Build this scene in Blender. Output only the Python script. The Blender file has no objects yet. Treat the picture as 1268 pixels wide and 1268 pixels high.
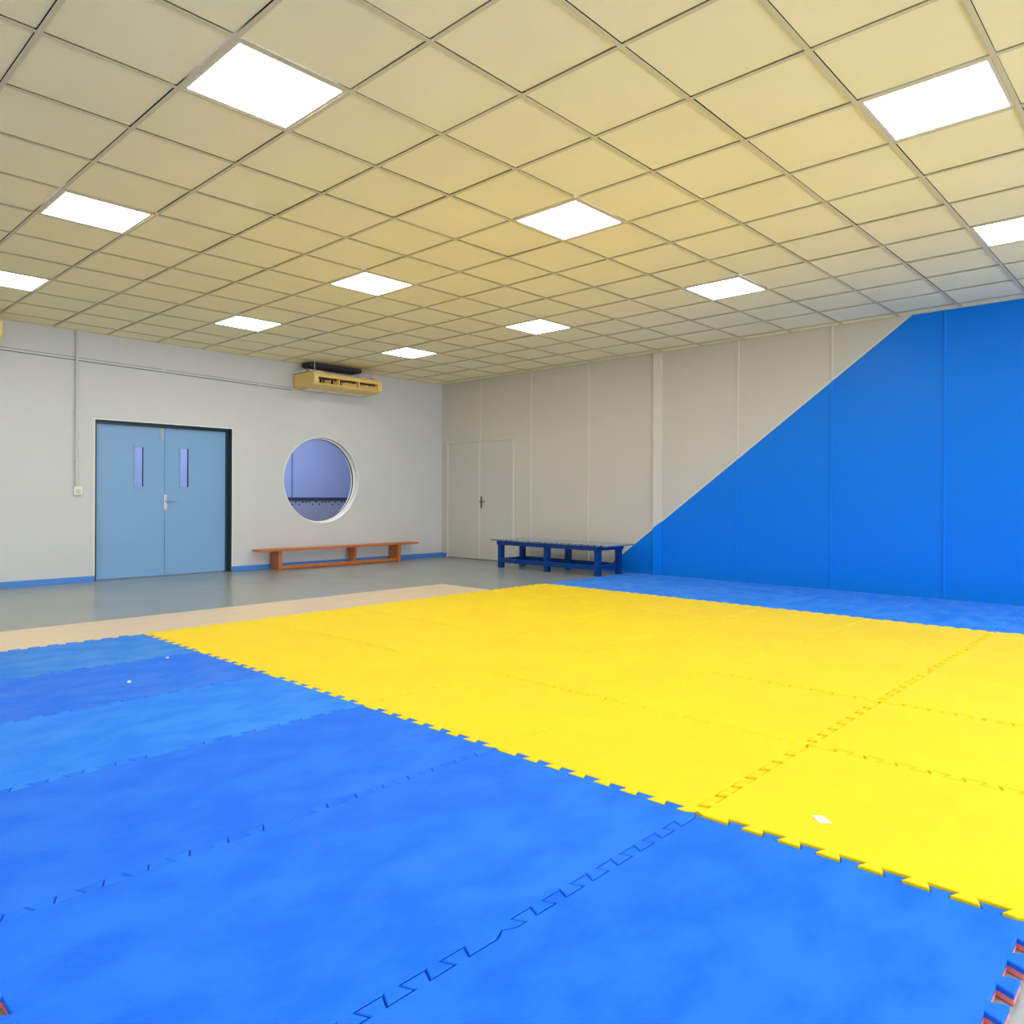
import bpy, bmesh, math, random
from mathutils import Matrix, Vector

random.seed(7)
SC = bpy.context.scene
COL = SC.collection
PI = math.pi

# ------------------------------------------------------------------ room numbers (metres)
H = 3.207                    # ceiling height
XL, YF = -12.6, -13.4        # left wall and front wall (right wall x = 0, back wall y = 0)
CAM = (-9.3198, -10.5408, 1.112)
YAW, ROLL, FPX, CY = 0.81768, 0.004217, 925.47, 615.763
TILE = 0.625
GX, GY = -8.3215, -7.2790    # origin of the ceiling grid
S = 0.965                    # pitch of the foam mats
MX, MY = -7.0042, -4.4201    # far left corner of the yellow field

# ------------------------------------------------------------------ materials
def srgb(r, g, b):
    def f(c):
        c /= 255.0
        return c / 12.92 if c <= 0.04045 else ((c + 0.055) / 1.055) ** 2.4
    return (f(r), f(g), f(b), 1.0)

class NT:
    def __init__(self, m):
        self.t = m.node_tree
    def n(self, typ, **kw):
        nd = self.t.nodes.new(typ)
        for k, v in kw.items():
            if k.startswith('_'):
                nd.inputs[k[1:].replace('_', ' ')].default_value = v
            else:
                setattr(nd, k, v)
        return nd
    def l(self, a, b):
        self.t.links.new(a, b)

def mat(name, col, rough=0.5, metal=0.0, spec=0.5, var=0.0, vscale=3.0, bump=0.0, bscale=60.0, col2=None,
        stretch=(1, 1, 1), detail=5.0):
    m = bpy.data.materials.new(name)
    m.use_nodes = True
    t = NT(m)
    b = m.node_tree.nodes['Principled BSDF']
    b.inputs['Base Color'].default_value = col
    b.inputs['Roughness'].default_value = rough
    b.inputs['Metallic'].default_value = metal
    b.inputs['Specular IOR Level'].default_value = spec
    if var > 0 or bump > 0:
        tc = t.n('ShaderNodeTexCoord')
        mp = t.n('ShaderNodeMapping')
        mp.inputs['Scale'].default_value = stretch
        t.l(tc.outputs['Object'], mp.inputs['Vector'])
    if var > 0:
        nz = t.n('ShaderNodeTexNoise', _Scale=vscale, _Detail=detail, _Roughness=0.6)
        t.l(mp.outputs[0], nz.inputs['Vector'])
        rp = t.n('ShaderNodeValToRGB')
        e = rp.color_ramp.elements
        e[0].position, e[1].position = 0.32, 0.70
        c2 = col2 or tuple(min(1, c * (1 - var)) for c in col[:3]) + (1,)
        e[0].color, e[1].color = c2, col
        t.l(nz.outputs['Fac'], rp.inputs['Fac'])
        t.l(rp.outputs['Color'], b.inputs['Base Color'])
    if bump > 0:
        n2 = t.n('ShaderNodeTexNoise', _Scale=bscale, _Detail=3.0)
        t.l(mp.outputs[0], n2.inputs['Vector'])
        bp = t.n('ShaderNodeBump', _Strength=bump, _Distance=0.01)
        t.l(n2.outputs['Fac'], bp.inputs['Height'])
        t.l(bp.outputs['Normal'], b.inputs['Normal'])
    return m

def glass_mat(name, tint, refl=0.06):
    m = bpy.data.materials.new(name)
    m.use_nodes = True
    t = NT(m)
    ns = m.node_tree.nodes
    ns.remove(ns['Principled BSDF'])
    tr = t.n('ShaderNodeBsdfTransparent')
    tr.inputs['Color'].default_value = tint
    gl = t.n('ShaderNodeBsdfGlossy')
    gl.inputs['Roughness'].default_value = 0.02
    fr = t.n('ShaderNodeFresnel')
    fr.inputs['IOR'].default_value = 1.35
    mx = t.n('ShaderNodeMixShader')
    t.l(fr.outputs[0], mx.inputs[0])
    t.l(tr.outputs[0], mx.inputs[1])
    t.l(gl.outputs[0], mx.inputs[2])
    t.l(mx.outputs[0], ns['Material Output'].inputs['Surface'])
    return m

def emit_mat(name, col, strength):
    m = bpy.data.materials.new(name)
    m.use_nodes = True
    t = NT(m)
    ns = m.node_tree.nodes
    b = ns['Principled BSDF']
    b.inputs['Base Color'].default_value = (0.8, 0.8, 0.8, 1)
    b.inputs['Emission Color'].default_value = col
    b.inputs['Emission Strength'].default_value = strength
    return m

def wall_right_mat(name, ga, gb, blue):
    """Grey panelling with a blue painted field below a slanting edge (paint, fixed to the wall)."""
    m = mat(name, ga, rough=0.36, spec=0.22)
    t = NT(m)
    b = m.node_tree.nodes['Principled BSDF']
    tc = t.n('ShaderNodeTexCoord')
    sp = t.n('ShaderNodeSeparateXYZ')
    t.l(tc.outputs['Object'], sp.inputs[0])
    # d = 0.268 + (-4.085 - y) * 0.7432 - z   (> 0 below the edge)
    m1 = t.n('ShaderNodeMath', operation='MULTIPLY_ADD')
    t.l(sp.outputs['Y'], m1.inputs[0])
    m1.inputs[1].default_value = -0.7432
    m1.inputs[2].default_value = 0.268 - 4.085 * 0.7432
    m2 = t.n('ShaderNodeMath', operation='SUBTRACT')
    t.l(m1.outputs[0], m2.inputs[0])
    t.l(sp.outputs['Z'], m2.inputs[1])
    gt = t.n('ShaderNodeMath', operation='GREATER_THAN')
    t.l(m2.outputs[0], gt.inputs[0])
    gt.inputs[1].default_value = 0.0
    g2 = t.n('ShaderNodeMath', operation='GREATER_THAN')
    t.l(m2.outputs[0], g2.inputs[0])
    g2.inputs[1].default_value = -0.022
    nz = t.n('ShaderNodeTexNoise', _Scale=0.9, _Detail=3.0)
    t.l(tc.outputs['Object'], nz.inputs['Vector'])
    gr = t.n('ShaderNodeMix', data_type='RGBA')
    t.l(nz.outputs['Fac'], gr.inputs[0])
    gr.inputs[6].default_value = ga
    gr.inputs[7].default_value = gb
    ed = t.n('ShaderNodeMix', data_type='RGBA')
    t.l(g2.outputs[0], ed.inputs[0])
    t.l(gr.outputs[2], ed.inputs[6])
    ed.inputs[7].default_value = srgb(226, 214, 188)
    mx = t.n('ShaderNodeMix', data_type='RGBA')
    t.l(gt.outputs[0], mx.inputs[0])
    t.l(ed.outputs[2], mx.inputs[6])
    mx.inputs[7].default_value = blue
    t.l(mx.outputs[2], b.inputs['Base Color'])
    return m

M = {}
M['wall'] = mat('wall_paint', srgb(210, 211, 210), rough=0.6, var=0.05, vscale=1.3, bump=0.05, bscale=40)
M['panel'] = wall_right_mat('panel_wall_paint', srgb(199, 196, 187), srgb(208, 204, 194), (0.0, 0.195, 0.82, 1))
M['batten'] = wall_right_mat('batten_paint', srgb(213, 210, 201), srgb(219, 216, 207), (0.0, 0.225, 0.90, 1))
M['ceil'] = mat('ceiling_tile', srgb(252, 242, 200), rough=0.9, spec=0.1, var=0.05, vscale=1.2, bump=0.25, bscale=220)
M['tbar'] = mat('ceiling_grid_bar', srgb(214, 203, 166), rough=0.6)
M['plenum'] = mat('plenum', (0.02, 0.02, 0.02, 1), rough=1)
M['floor'] = mat('grey_floor_paint', srgb(146, 152, 150), rough=0.27, spec=0.4, var=0.10, vscale=1.5, bump=0.02, bscale=25)
M['beige'] = mat('beige_vinyl', srgb(222, 200, 166), rough=0.35, var=0.10, vscale=2.0, stretch=(1, 6, 1))
M['skirt'] = mat('blue_skirting_paint', srgb(70, 135, 215), rough=0.4)
M['door'] = mat('door_paint', srgb(126, 170, 212), rough=0.38, var=0.03, vscale=2.0)
M['jamb'] = mat('dark_teal_frame', srgb(24, 52, 60), rough=0.35)
M['bead'] = mat('white_bead', srgb(238, 236, 230), rough=0.5)
M['doorgrey'] = mat('grey_door_paint', srgb(200, 197, 190), rough=0.4)
M['doorframe'] = mat('grey_frame_paint', srgb(218, 215, 206), rough=0.4)
M['chrome'] = mat('chrome', srgb(190, 190, 190), rough=0.35, metal=1.0)
M['steel'] = mat('dull_steel', srgb(120, 120, 118), rough=0.35, metal=1.0)
M['glass'] = glass_mat('pane_glass', (0.90, 0.92, 0.97, 1))
M['black'] = mat('dark_gap', (0.012, 0.012, 0.014, 1), rough=0.7)
M['conduit'] = mat('conduit_plastic', srgb(205, 206, 204), rough=0.45)
M['backing'] = mat('dark_backing', srgb(96, 98, 98), rough=0.6)
M['backing2'] = mat('dark_steel', srgb(52, 52, 56), rough=0.6)
M['button'] = mat('switch_button', srgb(225, 215, 140), rough=0.35)
M['acbody'] = mat('aged_yellow_plastic', srgb(232, 198, 116), rough=0.4, var=0.05, vscale=4)
M['acinner'] = mat('outlet_dark', srgb(38, 28, 16), rough=0.6)
M['acvane'] = mat('outlet_vane', srgb(214, 178, 108), rough=0.45)
M['metalgrey'] = mat('bracket_metal', srgb(190, 192, 192), rough=0.4, metal=0.4)
M['wood'] = mat('varnished_wood', srgb(214, 122, 52), rough=0.28, var=0.35, vscale=5.0, stretch=(0.6, 9, 9))
M['woodv'] = mat('varnished_wood_upright', srgb(204, 118, 56), rough=0.3, var=0.35, vscale=5.0, stretch=(9, 9, 0.6))
M['benchblue'] = mat('glossy_navy_paint', srgb(0, 58, 132), rough=0.32, spec=0.3)
M['benchtop'] = mat('glossy_slat_paint', srgb(104, 118, 140), rough=0.12, spec=1.0)
_p = M['benchtop'].node_tree.nodes['Principled BSDF']
_p.inputs['Coat Weight'].default_value = 1.0
_p.inputs['Coat Roughness'].default_value = 0.04
_p.inputs['Coat IOR'].default_value = 2.4
M['yellow'] = mat('yellow_foam', (0.86, 0.635, 0.006, 1), rough=0.55, spec=0.15, var=0.05, vscale=1.6, bump=0.06, bscale=160,
                  col2=(0.82, 0.59, 0.006, 1))
M['pink'] = mat('red_foam_underside', srgb(246, 138, 130), rough=0.6)
M['paper'] = mat('pale_torn_patch', srgb(240, 222, 190), rough=0.7)
M['led'] = emit_mat('led_diffuser', (1.0, 0.985, 0.96, 1), 13.0)
M['ledframe'] = mat('led_frame', srgb(222, 212, 192), rough=0.5)
M['corrwall'] = mat('corridor_blue_paint', srgb(126, 139, 182), rough=0.5)
M['corrlow'] = mat('corridor_dado', srgb(126, 133, 156), rough=0.4)
M['corrtrim'] = mat('corridor_joint', srgb(86, 98, 140), rough=0.5)
M['corrdark'] = mat('corridor_dark_band', srgb(20, 28, 60), rough=0.4)

def foam(name, c, k=0.30):
    dark = (c[0] * (1 - 2.4 * k), c[1] * (1 - 0.75 * k), c[2] * (1 - 0.10 * k), 1)
    m = mat(name, c, rough=0.6, spec=0.12, var=k, vscale=3.6, bump=0.06, bscale=160, detail=9.0, col2=dark, stretch=(1.0, 1.7, 1.0))
    for nd in m.node_tree.nodes:
        if nd.type == 'VALTORGB':
            nd.color_ramp.elements[0].position = 0.40
            nd.color_ramp.elements[1].position = 0.60
    return m
BF = [foam('blue_foam_pale', (0.062, 0.250, 0.74, 1)), foam('blue_foam_violet', (0.036, 0.185, 0.80, 1)),
      foam('blue_foam_sky', (0.030, 0.240, 0.84, 1)), foam('blue_foam', (0.018, 0.170, 0.80, 1)),
      foam('blue_foam_b', (0.016, 0.172, 0.80, 1)), foam('blue_foam_c', (0.014, 0.164, 0.80, 1))]
BFR = foam('blue_foam_worn', (0.062, 0.265, 0.84, 1))

# ------------------------------------------------------------------ mesh helpers
class MB:
    def __init__(self):
        self.bm = bmesh.new()
    def box(self, x0, x1, y0, y1, z0, z1, bev=0.0):
        b = bmesh.new()
        vs = [b.verts.new((x, y, z)) for z in (z0, z1) for y in (y0, y1) for x in (x0, x1)]
        for f in ((0, 2, 3, 1), (4, 5, 7, 6), (0, 1, 5, 4), (2, 6, 7, 3), (0, 4, 6, 2), (1, 3, 7, 5)):
            b.faces.new([vs[i] for i in f])
        if bev > 0:
            bmesh.ops.bevel(b, geom=b.edges[:] , offset=bev, segments=2, profile=0.7, affect='EDGES')
        self.add(b)
        return self
    def add(self, b, mtx=None):
        me = bpy.data.meshes.new('tmp')
        if mtx:
            b.transform(mtx)
        b.to_mesh(me)
        b.free()
        self.bm.from_mesh(me)
        bpy.data.meshes.remove(me)
    def prism(self, pts, axis, a0, a1, bev=0.0):
        """2D outline pulled along an axis; pts are the two other coordinates in xyz order."""
        b = bmesh.new()
        def P(p, a):
            return {'x': (a, p[0], p[1]), 'y': (p[0], a, p[1]), 'z': (p[0], p[1], a)}[axis]
        lo = [b.verts.new(P(p, a0)) for p in pts]
        hi = [b.verts.new(P(p, a1)) for p in pts]
        n = len(pts)
        b.faces.new(lo[::-1]); b.faces.new(hi)
        for i in range(n):
            b.faces.new((lo[i], lo[(i + 1) % n], hi[(i + 1) % n], hi[i]))
        bmesh.ops.recalc_face_normals(b, faces=b.faces[:])
        if bev > 0:
            bmesh.ops.bevel(b, geom=b.edges[:], offset=bev, segments=2, profile=0.7, affect='EDGES')
        self.add(b)
        return self
    def cyl(self, p0, p1, r, n=16, r2=None):
        p0, p1 = Vector(p0), Vector(p1)
        d = p1 - p0
        b = bmesh.new()
        bmesh.ops.create_cone(b, cap_ends=True, segments=n, radius1=r, radius2=r if r2 is None else r2, depth=d.length)
        q = d.to_track_quat('Z', 'Y').to_matrix().to_4x4()
        self.add(b, Matrix.Translation((p0 + p1) / 2) @ q)
        return self
    def quad(self, a, b, c, d):
        vs = [self.bm.verts.new(p) for p in (a, b, c, d)]
        self.bm.faces.new(vs)
        return self
    def build(self, name, m, parent=None, smooth=False, loc=None):
        me = bpy.data.meshes.new(name)
        self.bm.normal_update()
        self.bm.to_mesh(me)
        self.bm.free()
        me.materials.append(m)
        if smooth:
            for p in me.polygons:
                p.use_smooth = True
        o = bpy.data.objects.new(name, me)
        COL.objects.link(o)
        if parent is not None:
            base = parent
            off = Vector((0, 0, 0))
            while base is not None:
                off += base.location
                base = base.parent
            me.transform(Matrix.Translation(-off))
            o.parent = parent
        return o

def tag(o, label, cat, group=None):
    o['label'] = label
    o['category'] = cat
    if group:
        o['group'] = group
    return o

def struct(o):
    o['kind'] = 'structure'
    return o

def thing(name, label, cat, loc, group=None):
    o = bpy.data.objects.new(name, None)
    o.empty_display_size = 0.1
    COL.objects.link(o)
    o.location = loc
    return tag(o, label, cat, group)

# ------------------------------------------------------------------ shell
D1 = (-5.96, -4.11, 2.10)              # blue door opening x0, x1, height
CX, CZ, CR = -2.577, 1.378, 0.690      # round window
WT = 0.20                              # thickness of the back wall

# floor with the grey paint, beige court inlay on top of it
struct(MB().box(XL, 0, YF, 0, -0.1, 0).build('floor', M['floor']))
struct(MB().box(-8.75, -2.955, -9.9, -3.355, 0.0, 0.0015).build('floor_inlay', M['beige']))

# back wall with a door opening and a round hole
b = MB()
sq = 0.80
def wall_face(y):
    x0, x1 = CX - sq, CX + sq
    z0, z1 = CZ - sq, CZ + sq
    def R(a, c, d, e):
        b.quad((a, y, d), (c, y, d), (c, y, e), (a, y, e))
    R(XL, D1[0], 0, H + 0.1)
    R(D1[0], D1[1], D1[2], H + 0.1)
    R(D1[1], x0, 0, H + 0.1)
    R(x0, x1, 0, z0)
    R(x0, x1, z1, H + 0.1)
    R(x1, 1.6, 0, H + 0.1)
    n = 96
    ring, out = [], []
    for i in range(n):
        a = 2 * PI * i / n
        c, s_ = math.cos(a), math.sin(a)
        k = sq / max(abs(c), abs(s_))
        ring.append(b.bm.verts.new((CX + CR * c, y, CZ + CR * s_)))
        out.append(b.bm.verts.new((CX + k * c, y, CZ + k * s_)))
    for i in range(n):
        j = (i + 1) % n
        b.bm.faces.new((ring[i], ring[j], out[j], out[i]))
    return ring
r0 = wall_face(0.0)
r1 = wall_face(WT)
for i in range(len(r0)):
    j = (i + 1) % len(r0)
    b.bm.faces.new((r0[i], r0[j], r1[j], r1[i]))
for xa in D1[:2]:
    b.quad((xa, 0, 0), (xa, WT, 0), (xa, WT, D1[2]), (xa, 0, D1[2]))
b.quad((D1[0], 0, D1[2]), (D1[1], 0, D1[2]), (D1[1], WT, D1[2]), (D1[0], WT, D1[2]))
struct(b.build('wall_back', M['wall']))

# right wall: panels, joint battens, post
struct(MB().box(0, 0.12, YF, 0, 0, H + 0.1).build('wall_right', M['panel']))
b = MB()
for y in (-2.237, -3.443, -5.930, -7.151, -8.376, -9.60, -10.82, -12.04):
    b.box(-0.011, 0.002, y - 0.011, y + 0.011, 0.012, H - 0.002, 0.003)
b.box(-0.011, 0.002, -1.032 - 0.011, -1.032 + 0.011, 2.125, H - 0.002, 0.003)
struct(b.build('trim_1', M['batten']))
b = MB()
b.box(-0.035, 0.002, -4.725, -4.628, 0.0, H - 0.002, 0.003)
b.box(-0.020, 0.002, -4.760, -4.725, 0.0, H - 0.002, 0.003)
struct(b.build('trim_2', M['batten']))
b = MB()   # fine horizontal joints of the panels
for ya, yb in ((-3.43, -4.62), (-4.77, -5.92), (-5.94, -7.14), (-7.16, -8.36), (-8.39, -9.58), (-9.62, -10.8)):
    b.box(-0.0025, 0.002, yb, ya, 2.462, 2.468)
struct(b.build('trim_3', M['panel']))

# left and front walls (front wall has the windows that let daylight in)
struct(MB().box(XL - 0.12, XL, YF, WT, 0, H + 0.1).build('wall_left', M['wall']))
WINS = [(-11.6, -9.4), (-8.6, -6.4), (-5.6, -3.4), (-2.8, -0.6)]
b = MB()
xs = [XL - 0.12] + [v for w in WINS for v in w] + [0.12]
for k in range(0, len(xs), 2):
    b.box(xs[k], xs[k + 1], YF - 0.15, YF, 0, H + 0.1)
for w in WINS:
    b.box(w[0], w[1], YF - 0.15, YF, 0, 1.0)
    b.box(w[0], w[1], YF - 0.15, YF, 2.5, H + 0.1)
struct(b.build('wall_front', M['wall']))
for k, w in enumerate(WINS):
    b = MB()
    for xa in (w[0], (w[0] + w[1]) / 2 - 0.025, w[1] - 0.05):
        b.box(xa, xa + 0.05, YF - 0.10, YF - 0.05, 1.0, 2.5)
    b.box(w[0], w[1], YF - 0.10, YF - 0.05, 1.0, 1.05)
    b.box(w[0], w[1], YF - 0.10, YF - 0.05, 2.45, 2.5)
    o = struct(b.build('window_%d' % (k + 2), M['bead']))
    MB().box(w[0], w[1], YF - 0.078, YF - 0.074, 1.0, 2.5).build('window_pane', M['glass'], o)

# ceiling: tiles above a grid of bars
LAMPS = [(i, j) for i in (-3, 1, 5, 9) for j in (-8, -4, 0, 4, 8)]
i0, i1 = int((XL - GX) / TILE) - 1, 13
j0, j1 = int((YF - GY) / TILE) - 1, 11
b = MB()
g = 0.0145
for i in range(i0, i1 + 1):
    for j in range(j0, j1 + 1):
        if (i, j) in LAMPS:
            continue
        xa, xb = GX + i * TILE + g, GX + (i + 1) * TILE - g
        ya, yb = GY + j * TILE + g, GY + (j + 1) * TILE - g
        xa, xb = max(xa, XL), min(xb, -0.02)
        ya, yb = max(ya, YF), min(yb, -0.02)
        if xb - xa < 0.03 or yb - ya < 0.03:
            continue
        z = H + 0.0065 + random.uniform(-0.001, 0.003)
        dz = [random.uniform(-0.0012, 0.0012) for _ in range(4)]
        c = [(xa, ya, z + dz[0]), (xb, ya, z + dz[1]), (xb, yb, z + dz[2]), (xa, yb, z + dz[3])]
        lo = [b.bm.verts.new(p) for p in c]
        hi = [b.bm.verts.new((p[0], p[1], H + 0.03)) for p in c]
        b.bm.faces.new(lo[::-1])
        for k in range(4):
            b.bm.faces.new((lo[k], lo[(k + 1) % 4], hi[(k + 1) % 4], hi[k]))
struct(b.build('ceiling', M['ceil']))
struct(MB().box(XL - 0.1, 0.1, YF - 0.1, WT, H + 0.060, H + 0.13).build('ceiling_slab', M['plenum']))
b = MB()
for i in range(i0, i1 + 1):
    x = GX + i * TILE
    if XL < x < -0.03:
        b.box(x - 0.012, x + 0.012, YF, 0, H, H + 0.002)
for j in range(j0, j1 + 1):
    y = GY + j * TILE
    if YF < y < -0.03:
        b.box(XL, 0, y - 0.012, y + 0.012, H + 0.0004, H + 0.0024)
b.box(-0.025, 0, YF, 0, H - 0.0005, H + 0.028)
b.box(XL, 0, -0.025, 0, H - 0.0008, H + 0.027)
b.box(XL, 0, YF, YF + 0.025, H - 0.0008, H + 0.027)
b.box(XL, XL + 0.025, YF, 0, H - 0.0008, H + 0.027)
struct(b.build('ceiling_grid', M['tbar']))

# LED panels set in the grid
ROWN = {1: 'left-hand ceiling row', 5: 'middle ceiling row', 9: 'ceiling row nearest the blue wall'}
ORD = {8: 'closest to the door wall', 4: 'second from the door wall', 0: 'third from the door wall', -4: 'fourth from the door wall'}
for (i, j) in LAMPS:
    x, y = GX + (i + 0.5) * TILE, GY + (j + 0.5) * TILE
    if j == -8 or i == -3:
        lab, grp = 'square white LED panel in the ceiling beside the front windows or left wall', 'outlying ceiling lights'
    elif (i, j) == (1, -4):
        lab, grp = 'square LED panel, ' + ORD[j] + ' in the ' + ROWN[i], 'square LED ceiling panels'
    else:
        lab, grp = 'square LED panel, ' + ORD[j] + ' in the ' + ROWN[i], 'square LED ceiling panels'
    t = thing('ceiling_light', lab, 'ceiling light', (x, y, H), grp)
    h = TILE / 2 - 0.0135
    q = 0.280
    fb = MB()
    fb.box(x - h, x + h, y - h, y - q, H + 0.002, H + 0.02)
    fb.box(x - h, x + h, y + q, y + h, H + 0.002, H + 0.02)
    fb.box(x - h, x - q, y - q, y + q, H + 0.002, H + 0.02)
    fb.box(x + q, x + h, y - q, y + q, H + 0.002, H + 0.02)
    fb.build('frame', M['ledframe'], t)
    MB().box(x - q, x + q, y - q, y + q, H + 0.004, H + 0.018).build('diffuser', M['led'], t)

# skirting
b = MB()
b.box(XL, D1[0] - 0.002, -0.012, 0, 0, 0.075, 0.003)
b.box(D1[1] + 0.002, -0.012, -0.012, 0, 0, 0.075, 0.003)
struct(b.build('baseboard_back', M['skirt']))
struct(MB().box(-0.012, 0, -0.172, 0, 0, 0.075, 0.003).build('baseboard_right', M['skirt']))

# ------------------------------------------------------------------ blue double door
def frame_boxes(b, x0, x1, z0, z1, w, ya, yb):
    b.box(x0, x0 + w, ya, yb, z0, z1)
    b.box(x1 - w, x1, ya, yb, z0, z1)
    b.box(x0 + w, x1 - w, ya, yb, z0, z0 + w)
    b.box(x0 + w, x1 - w, ya, yb, z1 - w, z1)

door = struct(bpy.data.objects.new('door_1', None))
COL.objects.link(door)
door.location = (-5.035, 0.10, 0)
b = MB()
fw = 0.05
dj = 0.104
b.box(D1[0], D1[0] + 0.012, 0.004, WT, 0, D1[2])
b.box(D1[1] - 0.012, D1[1], 0.004, WT, 0, D1[2])
b.box(D1[0] + 0.012, D1[1] - 0.012, 0.004, WT, D1[2] - 0.012, D1[2])
b.box(D1[0] + 0.012, D1[0] + fw, dj - 0.012, WT, 0, D1[2] - 0.012)
b.box(D1[1] - fw, D1[1] - 0.012, dj - 0.012, WT, 0, D1[2] - 0.012)
b.box(D1[0] + fw, D1[1] - fw, dj - 0.012, WT, D1[2] - 0.045, D1[2] - 0.012)
b.build('frame', M['jamb'], door)
mid = (D1[0] + D1[1]) / 2 - 0.003
lz0, lz1 = 0.012, D1[2] - 0.047
for k, (xa, xb) in enumerate(((D1[0] + fw + 0.002, mid - 0.003), (mid + 0.003, D1[1] - fw - 0.002))):
    if k == 0:
        wx0, wx1 = -5.435, -5.315
    else:
        wx0, wx1 = -4.823, -4.698
    wz0, wz1 = 1.230, 1.785
    b = MB()
    ya, yb = dj, dj + 0.045
    b.box(xa, wx0, ya, yb, lz0, lz1)
    b.box(wx1, xb, ya, yb, lz0, lz1)
    b.box(wx0, wx1, ya, yb, lz0, wz0)
    b.box(wx0, wx1, ya, yb, wz1, lz1)
    leaf = b.build('leaf', M['door'], door)
    b = MB()
    frame_boxes(b, wx0 - 0.012, wx1 + 0.012, wz0 - 0.012, wz1 + 0.012, 0.020, ya - 0.008, ya + 0.006)
    b.build('window_bead', M['door'], leaf)
    b = MB()
    frame_boxes(b, wx0 + 0.001, wx1 - 0.001, wz0 + 0.001, wz1 - 0.001, 0.006, ya + 0.008, yb - 0.003)
    b.build('window_seal', M['black'], leaf)
    MB().box(wx0 + 0.004, wx1 - 0.004, ya + 0.030, ya + 0.034, wz0 + 0.004, wz1 - 0.004).build('pane', M['glass'], leaf)
    if k == 1:
        hx = -5.025
        b = MB()
        b.box(hx - 0.021, hx + 0.021, ya - 0.007, ya, 0.915, 1.125, 0.004)
        b.cyl((hx, ya - 0.016, 0.955), (hx, ya - 0.005, 0.955), 0.013)
        b.cyl((hx, ya - 0.018, 1.105), (hx, ya - 0.005, 1.105), 0.016)
        hd = b.build('handle_plate', M['chrome'], leaf)
        b = MB()
        b.cyl((hx, ya - 0.055, 1.035), (hx, ya - 0.006, 1.035), 0.011)
        b.cyl((hx - 0.008, ya - 0.052, 1.035), (hx + 0.135, ya - 0.052, 1.035), 0.010)
        b.build('handle_lever', M['chrome'], leaf)
    else:
        bx = mid - 0.040
        b = MB()
        b.box(bx - 0.018, bx + 0.018, ya - 0.010, ya, 1.955, 2.045, 0.003)
        b.box(bx - 0.020, bx + 0.020, ya - 0.014, ya, 1.890, 1.945, 0.004)
        b.cyl((bx, ya - 0.016, 1.90), (bx, ya - 0.016, 2.045), 0.006)
        b.build('top_bolt', M['metalgrey'], leaf)
b = MB()
b.box(D1[0] - 0.014, D1[0], -0.004, 0.004, 0.075, D1[2] + 0.014)
b.box(D1[1], D1[1] + 0.014, -0.004, 0.004, 0.075, D1[2] + 0.014)
b.box(D1[0], D1[1], -0.004, 0.004, D1[2], D1[2] + 0.014)
struct(b.build('trim_4', M['bead']))  # thin white strips drawn as the highlight on the plaster edge

# ------------------------------------------------------------------ flush grey double door in the right wall
door2 = struct(bpy.data.objects.new('door_2', None))
COL.objects.link(door2)
door2.location = (0, -1.01, 0)
MB().box(-0.008, 0.001, -1.836, -0.190, 0.0, 0.006).build('sill', M['black'], door2)
b = MB()
b.box(-0.022, 0.001, -0.192, -0.172, 0, 2.118, 0.002)
b.box(-0.022, 0.001, -1.852, -1.832, 0, 2.118, 0.002)
b.box(-0.022, 0.001, -1.832, -0.192, 2.098, 2.118, 0.002)
b.build('frame', M['doorframe'], door2)
lf = None
for ya, yb in ((-1.022, -0.193), (-1.829, -1.030)):
    lf = MB().box(-0.010, 0.001, ya, yb, 0.012, 2.094, 0.002).build('leaf', M['doorgrey'], door2)
b = MB().box(-0.018, -0.009, -1.036, -1.010, 0.014, 2.092, 0.002)
b.build('cover_strip', M['doorframe'], door2)
b = MB()
b.box(-0.018, -0.009, -1.088, -1.052, 0.915, 1.125, 0.003)
hp = b.build('handle_plate', M['steel'], lf)
b = MB()
b.cyl((-0.055, -1.070, 1.035), (-0.012, -1.070, 1.035), 0.010)
b.cyl((-0.052, -1.064, 1.035), (-0.052, -1.185, 1.035), 0.009)
b.cyl((-0.024, -1.070, 0.955), (-0.012, -1.070, 0.955), 0.011)
b.build('handle_lever', M['steel'], lf)

# ------------------------------------------------------------------ round window
def ring(b, ri, ro, ya, yb, n=96):
    vs = []
    for (r, y) in ((ri, ya), (ro, ya), (ro, yb), (ri, yb)):
        vs.append([b.bm.verts.new((CX + r * math.cos(2 * PI * i / n), y, CZ + r * math.sin(2 * PI * i / n))) for i in range(n)])
    for k in range(4):
        A, B = vs[k], vs[(k + 1) % 4]
        for i in range(n):
            j = (i + 1) % n
            b.bm.faces.new((A[i], A[j], B[j], B[i]))
    bmesh.ops.recalc_face_normals(b.bm, faces=b.bm.faces[:])
b = MB()
ring(b, CR - 0.022, CR - 0.001, 0.085, 0.130)
win = struct(b.build('window_1', M['bead']))
b = MB()
ring(b, CR - 0.028, CR - 0.0225, 0.106, 0.128)
b.build('gasket', M['black'], win)
b = MB()
n = 96
for y in (0.112, 0.118):
    b.bm.faces.new([b.bm.verts.new((CX + (CR - 0.024) * math.cos(2 * PI * i / n), y, CZ + (CR - 0.024) * math.sin(2 * PI * i / n))) for i in range(n)])
b.build('pane', M['glass'], win)
b = MB()
ring(b, CR, CR + 0.012, -0.004, 0.004)
struct(b.build('trim_5', M['bead']))

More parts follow.
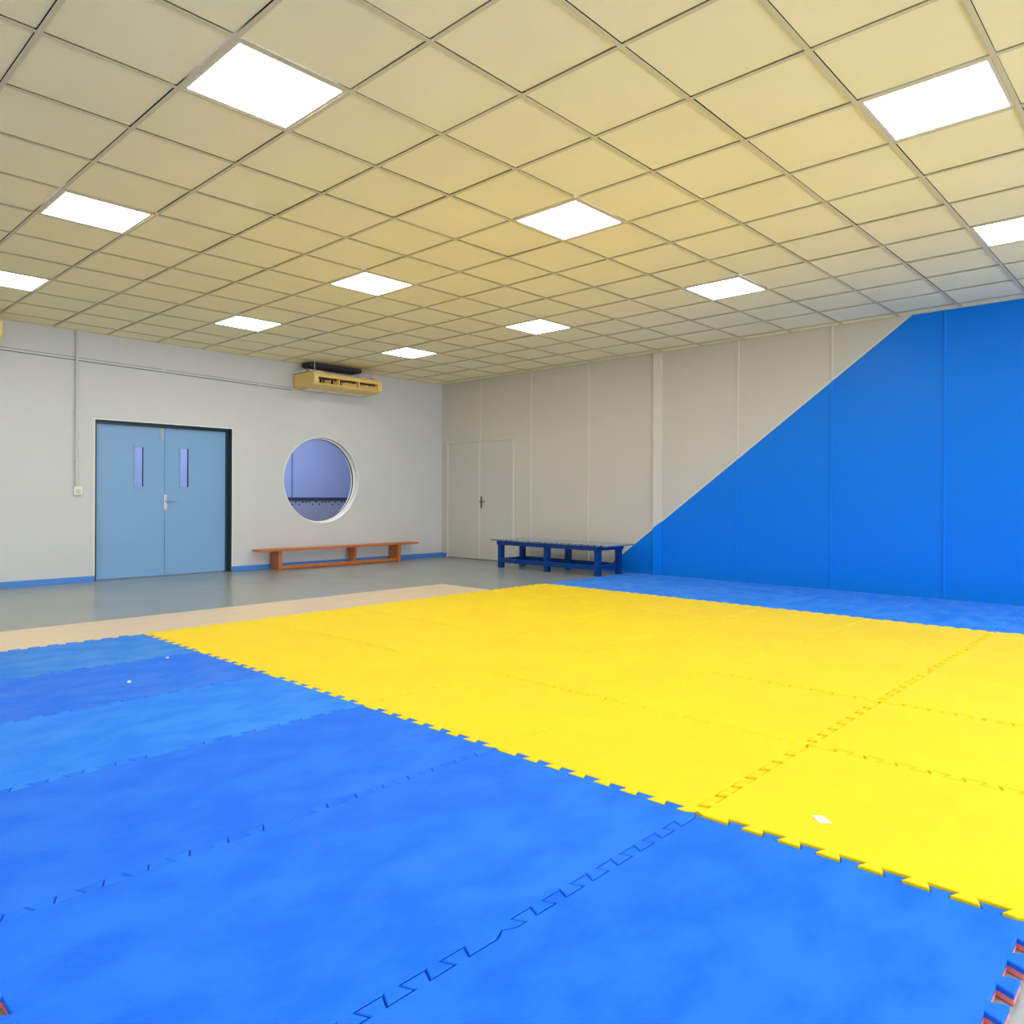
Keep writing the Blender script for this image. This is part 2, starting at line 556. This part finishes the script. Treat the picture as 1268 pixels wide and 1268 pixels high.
# corridor seen through the round window and the door lights
YB = 2.9
struct(MB().box(-9.0, 2.5, YB, YB + 0.1, 1.09, 2.9).build('wall_corridor', M['corrwall']))
struct(MB().box(-9.0, 2.5, YB, YB + 0.1, 0, 1.03).build('wall_corridor_dado', M['corrlow']))
struct(MB().box(-9.0, 2.5, YB - 0.02, YB + 0.1, 1.03, 1.09).build('trim_6', M['corrdark']))
b = MB()
x = -9.0
k = 0
while x < 2.4:
    z = 0.998 if k % 6 in (0, 2, 4, 5) else 0.950
    b.box(x, x + 0.036, YB - 0.004, YB + 0.01, z - 0.017, z + 0.017)
    x += 0.078
    k += 1
struct(b.build('trim_7', M['corrdark']))
b = MB()
for x in (-5.6, -3.5, -1.42, 0.66):
    b.box(x - 0.015, x + 0.015, YB - 0.012, YB + 0.01, 1.09, 2.9)
struct(b.build('trim_8', M['corrtrim']))
struct(MB().box(-9.0, 2.5, WT, YB, -0.1, 0).build('floor_corridor', M['floor']))
struct(MB().box(-9.0, 2.5, WT, YB, 2.9, 3.0).build('ceiling_corridor', M['wall']))
struct(MB().box(-9.1, -9.0, WT, YB, 0, 3.0).build('wall_corridor_left', M['corrwall']))
struct(MB().box(2.5, 2.6, WT, YB, 0, 3.0).build('wall_corridor_right', M['corrwall']))

# ------------------------------------------------------------------ conduit, cable trunking, switch
tr = thing('cable_trunking', 'thin pale cable trunking running across the upper back wall above the blue doors', 'trunking', (-7, 0, 2.862))
def zt(x): return 2.795 + 0.0172 * (-3.1 - x)
b = MB()
xa, xb = -7.085, -3.13
b.prism([(xa, zt(xa) - 0.014), (xb, zt(xb) - 0.014), (xb, zt(xb) + 0.014), (xa, zt(xa) + 0.014)], 'y', -0.016, -0.002)
b.build('channel', M['conduit'], tr)
b = MB()
b.prism([(xa, zt(xa) - 0.022), (xb, zt(xb) - 0.022), (xb, zt(xb) + 0.022), (xa, zt(xa) + 0.022)], 'y', -0.0035, -0.001)
b.build('backing_strip', M['backing'], tr)  # dark strip drawn as the shade lines along both trunking edges
for x in (-5.1, -3.68):
    MB().box(x - 0.02, x + 0.02, -0.019, -0.001, zt(x) - 0.018, zt(x) + 0.018, 0.002).build('joint_cover', M['conduit'], tr)
sw = thing('wall_switch', 'small white push switch at the foot of the vertical conduit', 'switch', (-6.165, 0, 1.17))
b = MB()
b.box(-6.211, -6.117, -0.038, 0, 1.115, 1.225, 0.012)
b.build('box', M['bead'], sw)
MB().box(-6.192, -6.136, -0.042, -0.036, 1.138, 1.196, 0.002).build('plate', M['conduit'], sw)
MB().cyl((-6.164, -0.052, 1.167), (-6.164, -0.040, 1.167), 0.020).build('button', M['button'], sw)
cd = thing('conduit_pipe', 'vertical grey conduit from the ceiling down to the switch box left of the blue doors', 'conduit', (-6.185, 0, 1.225))
b = MB().cyl((-6.185, -0.033, 1.227), (-6.185, -0.033, H - 0.003), 0.0145, 12)
b.build('pipe', M['conduit'], cd, smooth=False)
for z in (1.55, 2.15, 2.70):
    MB().box(-6.212, -6.158, -0.021, -0.001, z - 0.012, z + 0.012, 0.002).build('clip', M['conduit'], cd)

# ------------------------------------------------------------------ air conditioners under the ceiling
def air_conditioner(x0, z0, label):
    W, Dp, Ht = 1.28, 0.60, 0.225
    t = thing('air_conditioner', label, 'air conditioner', (x0 + W / 2, 0, z0), 'ceiling-hung air conditioners')
    def P(pts):
        return [(-y, z0 + z) for y, z in pts]
    # side outline (depth, height), pulled along x
    prof = [(0.03, 0.005), (0.40, 0.0), (0.565, 0.022), (0.592, 0.045), (0.600, 0.075), (0.600, 0.185), (0.585, 0.215), (0.55, 0.225), (0.03, 0.225)]
    # shell: end caps, top, bottom and a front with an outlet opening
    zo0, zo1 = z0 + 0.055, z0 + 0.145
    xo0, xo1 = x0 + 0.085, x0 + W - 0.085
    b = MB()
    for a, c in ((x0, xo0), (xo1, x0 + W)):
        b.prism(P(prof), 'x', a, c, 0.012)
    mid_top = [(0.03, 0.147), (0.600, 0.147), (0.600, 0.185), (0.585, 0.215), (0.55, 0.225), (0.03, 0.225)]
    mid_bot = [(0.03, 0.005), (0.40, 0.0), (0.565, 0.022), (0.592, 0.045), (0.597, 0.055), (0.03, 0.055)]
    b.prism(P(mid_top), 'x', xo0 - 0.012, xo1 + 0.012)
    b.prism(P(mid_bot), 'x', xo0 - 0.012, xo1 + 0.012)
    b.build('body', M['acbody'], t)
    b = MB()
    b.box(xo0 - 0.010, xo1 + 0.010, -0.50, -0.46, zo0 - 0.005, zo1 + 0.005)
    b.build('outlet_back', M['acinner'], t)
    third = (xo1 - xo0) / 3
    spots = [(0, f, a) for f, a in ((.10, .5), (.24, .6), (.38, .1), (.50, -.5), (.64, .5), (.78, .4), (.90, -.4))]
    spots += [(1, f, a) for f, a in ((.16, .2), (.34, -.9), (.54, -.9), (.78, -.9))]
    spots += [(2, f, a) for f, a in ((.14, -.7), (.34, -.9), (.52, .3), (.66, -.5), (.84, -.9))]
    for sec, f, a in spots:
        x = xo0 + third * (sec + f)
        dx = 0.045 * a
        b = MB()
        b.prism([(x - dx, -0.585), (x - dx + 0.007, -0.585), (x + dx + 0.007, -0.505), (x + dx, -0.505)], 'z', zo0 + 0.001, zo1 - 0.032)
        b.build('louver', M['acvane'], t)
    for f in (1 / 3, 2 / 3):
        x = xo0 + (xo1 - xo0) * f
        MB().box(x - 0.010, x + 0.010, -0.598, -0.52, zo0 - 0.003, zo1 + 0.003).build('outlet_divider', M['acbody'], t)
    b = MB()
    b.box(xo0 + 0.02, xo1 - 0.02, -0.597, -0.58, zo1 + 0.012, zo1 + 0.020)
    b.box(x0 + 0.05, x0 + W - 0.05, -0.30, -0.07, z0 - 0.006, z0 + 0.006, 0.003)
    b.build('trim_strip', M['acbody'], t)
    b = MB()   # bottom air intake bars
    for k in range(3):
        b.box(x0 + 0.10 + 0.37 * k, x0 + 0.42 + 0.37 * k, -0.27, -0.10, z0 - 0.010, z0 - 0.004, 0.002)
    b.build('intake_grille', M['bead'], t)
    for x in (x0 + 0.05, x0 + W - 0.16):
        b = MB()
        b.box(x, x + 0.05, -0.56, -0.02, z0 + Ht - 0.003, z0 + Ht + 0.022, 0.002)
        b.cyl((x + 0.025, -0.50, z0 + Ht), (x + 0.025, -0.50, H - 0.001), 0.006, 8)
        b.cyl((x + 0.025, -0.12, z0 + Ht), (x + 0.025, -0.12, H - 0.001), 0.006, 8)
        b.build('bracket', M['metalgrey'], t)
    b = MB()
    b.box(x0 + 0.02, x0 + 0.30, -0.40, -0.34, z0 + Ht + 0.022, z0 + Ht + 0.050, 0.008)
    b.box(x0 + 0.02, x0 + 0.06, -0.40, -0.001, z0 + Ht + 0.022, z0 + Ht + 0.050, 0.008)
    b.build('pipe_cover', M['bead'], t)
    b = MB()
    b.box(x0 + 0.02, x0 + W - 0.02, -0.045, -0.001, z0 + 0.03, z0 + 0.19)
    b.build('back_plate', M['metalgrey'], t)
    MB().box(x0 + 0.12, x0 + W - 0.20, -0.30, -0.03, H - 0.064, H - 0.003, 0.004).build('mounting_rail', M['backing2'], t)  # dark box standing in for the shadow in the gap above the unit
    return t
air_conditioner(-3.115, 2.795, 'yellowed air conditioner hung under the ceiling above the round window')
air_conditioner(-8.385, 2.870, 'yellowed air conditioner high on the back wall far left of the blue doors')

# ------------------------------------------------------------------ wooden gym bench
t = thing('gym_bench', 'long low varnished wooden gym bench under the round window', 'bench', (-2.3, -0.18, 0))
MB().box(-3.815, -0.815, -0.325, -0.055, 0.285, 0.318, 0.006).build('seat', M['wood'], t)
for x in (-3.515, -1.255):
    MB().box(x, x + 0.055, -0.300, -0.050, 0.0, 0.285, 0.003).build('leg', M['woodv'], t)
MB().prism([(-0.300, 0.285), (-0.060, 0.285), (-0.130, 0.055), (-0.255, 0.055)], 'x', -2.150, -2.100, 0.002).build('leg', M['woodv'], t)
MB().box(-3.460, -1.255, -0.270, -0.170, 0.008, 0.055, 0.004).build('stretcher', M['wood'], t)

# ------------------------------------------------------------------ slatted blue bench
t = thing('slatted_bench', 'dark blue painted slatted bench with six legs against the right wall', 'bench', (-0.53, -3.3, 0))
x0, x1, y0, y1, zt_ = -0.885, -0.185, -4.445, -2.175, 0.447
ns = 20
pitch = (y1 - y0) / ns
for k in range(ns):
    a = y0 + k * pitch + 0.015
    c = y0 + (k + 1) * pitch - 0.015
    if k == 0: a = y0
    if k == ns - 1: c = y1
    MB().box(x0, x1, a, c, zt_ - 0.022, zt_, 0.004).build('slat', M['benchtop'], t)
b = MB()
za, zb = 0.362, zt_ - 0.022
xf, xr = x0 + 0.028, x1 - 0.028
ya, yb = y0 + 0.165, y1 - 0.075
b.box(xf, xf + 0.030, ya + 0.029, yb - 0.029, za, zb, 0.003)
b.box(xr - 0.030, xr, ya + 0.029, yb - 0.029, za, zb, 0.003)
b.box(xf + 0.108, xr - 0.108, ya + 0.035, ya + 0.062, za, zb, 0.003)
b.box(xf + 0.108, xr - 0.108, yb - 0.062, yb - 0.035, za, zb, 0.003)
b.build('apron', M['benchblue'], t)
for yc in (yb - 0.035 - 0.033, (ya + yb) / 2 - 0.01, ya + 0.035 + 0.033):
    for xa in (xf + 0.031, xr - 0.031 - 0.080):
        MB().box(xa - 0.006, xa + 0.074, yc - 0.037, yc + 0.037, 0.0, zb - 0.001, 0.004).build('leg', M['benchblue'], t)
b = MB()
for xa in (xf + 0.012, xr - 0.042):
    b.box(xa, xa + 0.030, ya + 0.05, yb - 0.05, 0.085, 0.152, 0.003)
for yy in (ya + 0.045, yb - 0.075):
    b.box(xf + 0.06, xr - 0.06, yy, yy + 0.030, 0.085, 0.150, 0.003)
b.build('lower_rail', M['benchblue'], t)

# ------------------------------------------------------------------ interlocking foam mats
AMP, SL = 0.018, 0.008
def teeth(n_period=8):
    p = S / n_period
    pts = [(0.0, 0.0), (0.035, -AMP)]
    for k in range(n_period - 1):
        a = (k + 0.25) * p
        pts += [(a + 0.25 * p + SL, -AMP), (a + 0.25 * p - SL, AMP), (a + 0.75 * p + SL, AMP), (a + 0.75 * p - SL, -AMP)]
    pts += [(S - 0.035, -AMP)]
    return pts
TEETH = teeth()
def hseam(c, r):      # along +x at grid line r between columns c and c+1
    x, y = MX + c * S, MY - r * S
    return [(x + a, y + d) for a, d in TEETH]
def vseam(c, r):      # along +y at grid line c, from the lower to the upper end of row r
    x, y = MX + c * S, MY - (r + 1) * S
    return [(x + d, y + a) for a, d in TEETH]
HG, VG = {}, {}
for c in range(0, 5):
    HG[(c, 5)] = 0.008
for c in (3, 4):
    HG[(c, 4)] = 0.006
for c in (0, 1, 2):
    HG[(c, 3)] = 0.004
HG[(-2, 5)] = HG[(-1, 5)] = 0.005
for r in (1, 2, 3, 4):
    for c in (-2, -1):
        HG[(c, r)] = 0.003
VG = {(1, 1): 0.009, (2, 0): 0.008, (2, 1): 0.008, (3, 0): 0.005, (3, 1): 0.006, (3, 2): 0.011, (3, 3): 0.011, (1, 3): 0.006,
      (2, 4): 0.007, (1, 5): 0.008, (2, 5): 0.009, (4, 1): 0.006, (6, 2): 0.005, (6, 4): 0.005}
for c in (5, 6):
    HG[(c, 5)] = 0.006
for r in range(6):
    VG[(0, r)] = 0.003

def outline(c0, c1, r):
    P, G = [], []
    for c in range(c0, c1):
        for q in hseam(c, r + 1):
            P.append(q); G.append(HG.get((c, r + 1), 0.0018))
    for q in vseam(c1, r):
        P.append(q); G.append(VG.get((c1, r), 0.0018))
    for c in range(c1 - 1, c0 - 1, -1):
        pts = hseam(c, r)
        pts = [(MX + (c + 1) * S, MY - r * S)] + pts[::-1]
        for q in pts[:-1]:
            P.append(q); G.append(HG.get((c, r), 0.0018))
    pts = vseam(c0, r)
    pts = [(MX + c0 * S, MY - r * S)] + pts[::-1]
    for q in pts[:-1]:
        P.append(q); G.append(VG.get((c0, r), 0.0018))
    # drop duplicates
    PP, GG = [], []
    for q, g_ in zip(P, G):
        if PP and (abs(q[0] - PP[-1][0]) + abs(q[1] - PP[-1][1])) < 1e-6:
            GG[-1] = g_
            continue
        PP.append(q); GG.append(g_)
    if c0 == -2:      # the outer edge of the left mats sits slightly in from the grid line
        e = MX - 2 * S + AMP + 0.001
        PP = [(q[0] + 0.023, q[1]) if q[0] <= e else q for q in PP]
    return PP, GG

def inset(P, G, extra=0.0):
    n = len(P)
    out = []
    for i in range(n):
        a, b_, c = Vector(P[i - 1]), Vector(P[i]), Vector(P[(i + 1) % n])
        d0, d1 = (b_ - a).normalized(), (c - b_).normalized()
        g0, g1 = G[i - 1] / 2 + extra, G[i] / 2 + extra
        n0, n1 = Vector((-d0.y, d0.x)), Vector((-d1.y, d1.x))   # inward for CCW
        cr = d0.x * d1.y - d0.y * d1.x
        if abs(cr) < 0.05:
            out.append(tuple(b_ + n0 * (g0 + g1) / 2))
            continue
        # intersection of the two offset lines
        p0, p1 = b_ + n0 * g0, b_ + n1 * g1
        k = ((p1 - p0).x * d1.y - (p1 - p0).y * d1.x) / cr
        out.append(tuple(p0 + d0 * k))
    return out

def layer(P, G, z0, z1, bev, ex=0.0):
    b = MB()
    lo_, up_ = inset(P, G, ex), inset(P, G, ex + bev)
    rings = [[b.bm.verts.new((x, y, z)) for x, y in pl] for pl, z in ((lo_, z0), (lo_, z1 - bev), (up_, z1))]
    n = len(P)
    for k in range(2):
        for i in range(n):
            j = (i + 1) % n
            b.bm.faces.new((rings[k][i], rings[k][j], rings[k + 1][j], rings[k + 1][i]))
    b.bm.faces.new(rings[2])
    b.bm.faces.new(rings[0][::-1])
    return b

NTH = ['first', 'second', 'third', 'fourth', 'fifth', 'sixth']
ROWL = ['row along the beige floor', 'second row from the beige floor', 'third row from the beige floor',
        'fourth row from the beige floor', 'fifth row from the beige floor', 'last row from the beige floor']
Z0 = 0.002
for r in range(6):
    # two metre wide blue mats on the left
    P, G = outline(-2, 0, r)
    t_ = thing('floor_mat', 'wide blue mat left of the yellow field, ' + ROWL[r], 'floor mat',
               (MX - S, MY - (r + 0.5) * S, Z0), 'wide blue foam mats on the left')
    layer(P, G, Z0 + 0.0140, Z0 + 0.027, 0.0025).build('top_layer', BF[r], t_)
    G2 = []
    for (qx, qy), g_ in zip(P, G):
        inner = (r > 0 and abs(qy - (MY - r * S)) < 0.03) or (r < 5 and abs(qy - (MY - (r + 1) * S)) < 0.03) or abs(qx - MX) < 0.03
        G2.append(g_ + 0.010 if inner else g_)
    u = layer(P, G2, Z0, Z0 + 0.0125, 0.0012, 0.0006).build('underside', M['pink'], t_)
    u['label'] = 'red foam underside'
    for c in range(0, 5):
        P, G = outline(c, c + 1, r)
        lift = 0.0075 if r == 5 else 0.0015 + 0.001 * ((c * 7 + r * 3) % 3)
        t_ = layer(P, G, Z0, Z0 + 0.027 + lift, 0.0025).build('floor_mat', M['yellow'])
        tag(t_, 'yellow foam mat, ' + NTH[c] + ' from the left blue mats, ' + ROWL[r], 'floor mat', 'yellow foam mats')
    for c in (5, 6):
        P, G = outline(c, c + 1, r)
        t_ = layer(P, G, Z0, Z0 + 0.027 + 0.001 * ((c + r) % 2), 0.0025).build('floor_mat', BFR)
        tag(t_, 'blue foam mat ' + ('along the blue wall' if c == 6 else 'right of the yellow field') + ', ' +
            (ROWL[r] if r else 'farthest row by the slatted bench'),
            'floor mat', 'blue foam mats on the right')

# scraps on the mats
t_ = MB()
t_.prism([(-6.777, -9.551), (-6.817, -9.596), (-6.790, -9.630), (-6.749, -9.578)], 'z', 0.0381, 0.0390)
SCRAP = t_.build('paper_scrap', M['paper'])
for x, y, r_, lab in ((-7.675, -5.966, 0.012, 'white lint speck on the second blue mat from the beige floor'),
                      (-7.252, -5.461, 0.010, 'pale lint speck on the blue mats beside the yellow edge')):
    b = MB()
    q = bmesh.new()
    bmesh.ops.create_icosphere(q, subdivisions=2, radius=1.0)
    for v in q.verts:
        v.co *= 1 + random.uniform(-0.2, 0.2)
        v.co.x *= r_; v.co.y *= r_ * 0.8; v.co.z *= r_ * 0.6
    b.add(q, Matrix.Translation((x, y, Z0 + 0.027 + r_ * 0.4)))
    tag(b.build('lint_speck', M['bead']), lab, 'lint', 'specks on the blue mats')
tag(SCRAP, 'pale torn paper patch lying on the near yellow mat', 'scrap')

# ------------------------------------------------------------------ light and camera
def area(name, loc, rot, sx, sy, energy, col):
    l = bpy.data.lights.new(name, 'AREA')
    l.shape = 'RECTANGLE'
    l.size, l.size_y = sx, sy
    l.energy = energy
    l.color = col
    o = bpy.data.objects.new(name, l)
    COL.objects.link(o)
    o.location = loc
    o.rotation_euler = rot
    return o
for k, w in enumerate(WINS):
    area('daylight', ((w[0] + w[1]) / 2, YF - 0.3, 1.85), (math.radians(62), 0, 0), 2.1, 1.5, 100, (0.86, 0.93, 1.0))
area('corridor_lamp', (-3.5, 1.6, 2.85), (0, 0, 0), 6.0, 0.4, 130, (0.95, 0.97, 1.0))

w = bpy.data.worlds.new('World')
SC.world = w
w.use_nodes = True
w.node_tree.nodes['Background'].inputs[0].default_value = (0.6, 0.75, 1.0, 1)
w.node_tree.nodes['Background'].inputs[1].default_value = 0.5

cd_ = bpy.data.cameras.new('camera')
cam = bpy.data.objects.new('camera', cd_)
COL.objects.link(cam)
right = Vector((math.cos(YAW), -math.sin(YAW), 0))
fwd = Vector((math.sin(YAW), math.cos(YAW), 0))
up = Vector((0, 0, 1))
r2 = right * math.cos(ROLL) + up * math.sin(ROLL)
u2 = -right * math.sin(ROLL) + up * math.cos(ROLL)
mtx = Matrix((r2, u2, -fwd)).transposed().to_4x4()
mtx.translation = Vector(CAM)
cam.matrix_world = mtx
cd_.sensor_width = 36
cd_.sensor_fit = 'HORIZONTAL'
cd_.lens = 36 * FPX / 1268
cd_.shift_y = -(634 - CY) / 1268
cd_.clip_start = 0.02
SC.camera = cam

SC.view_settings.view_transform = 'Standard'
SC.view_settings.look = 'None'
SC.view_settings.gamma = 1
SC.view_settings.use_curve_mapping = False
SC.view_settings.exposure = 0.50
SC.cycles.max_bounces = 12
SC.cycles.diffuse_bounces = 8
SC.cycles.use_denoising = True
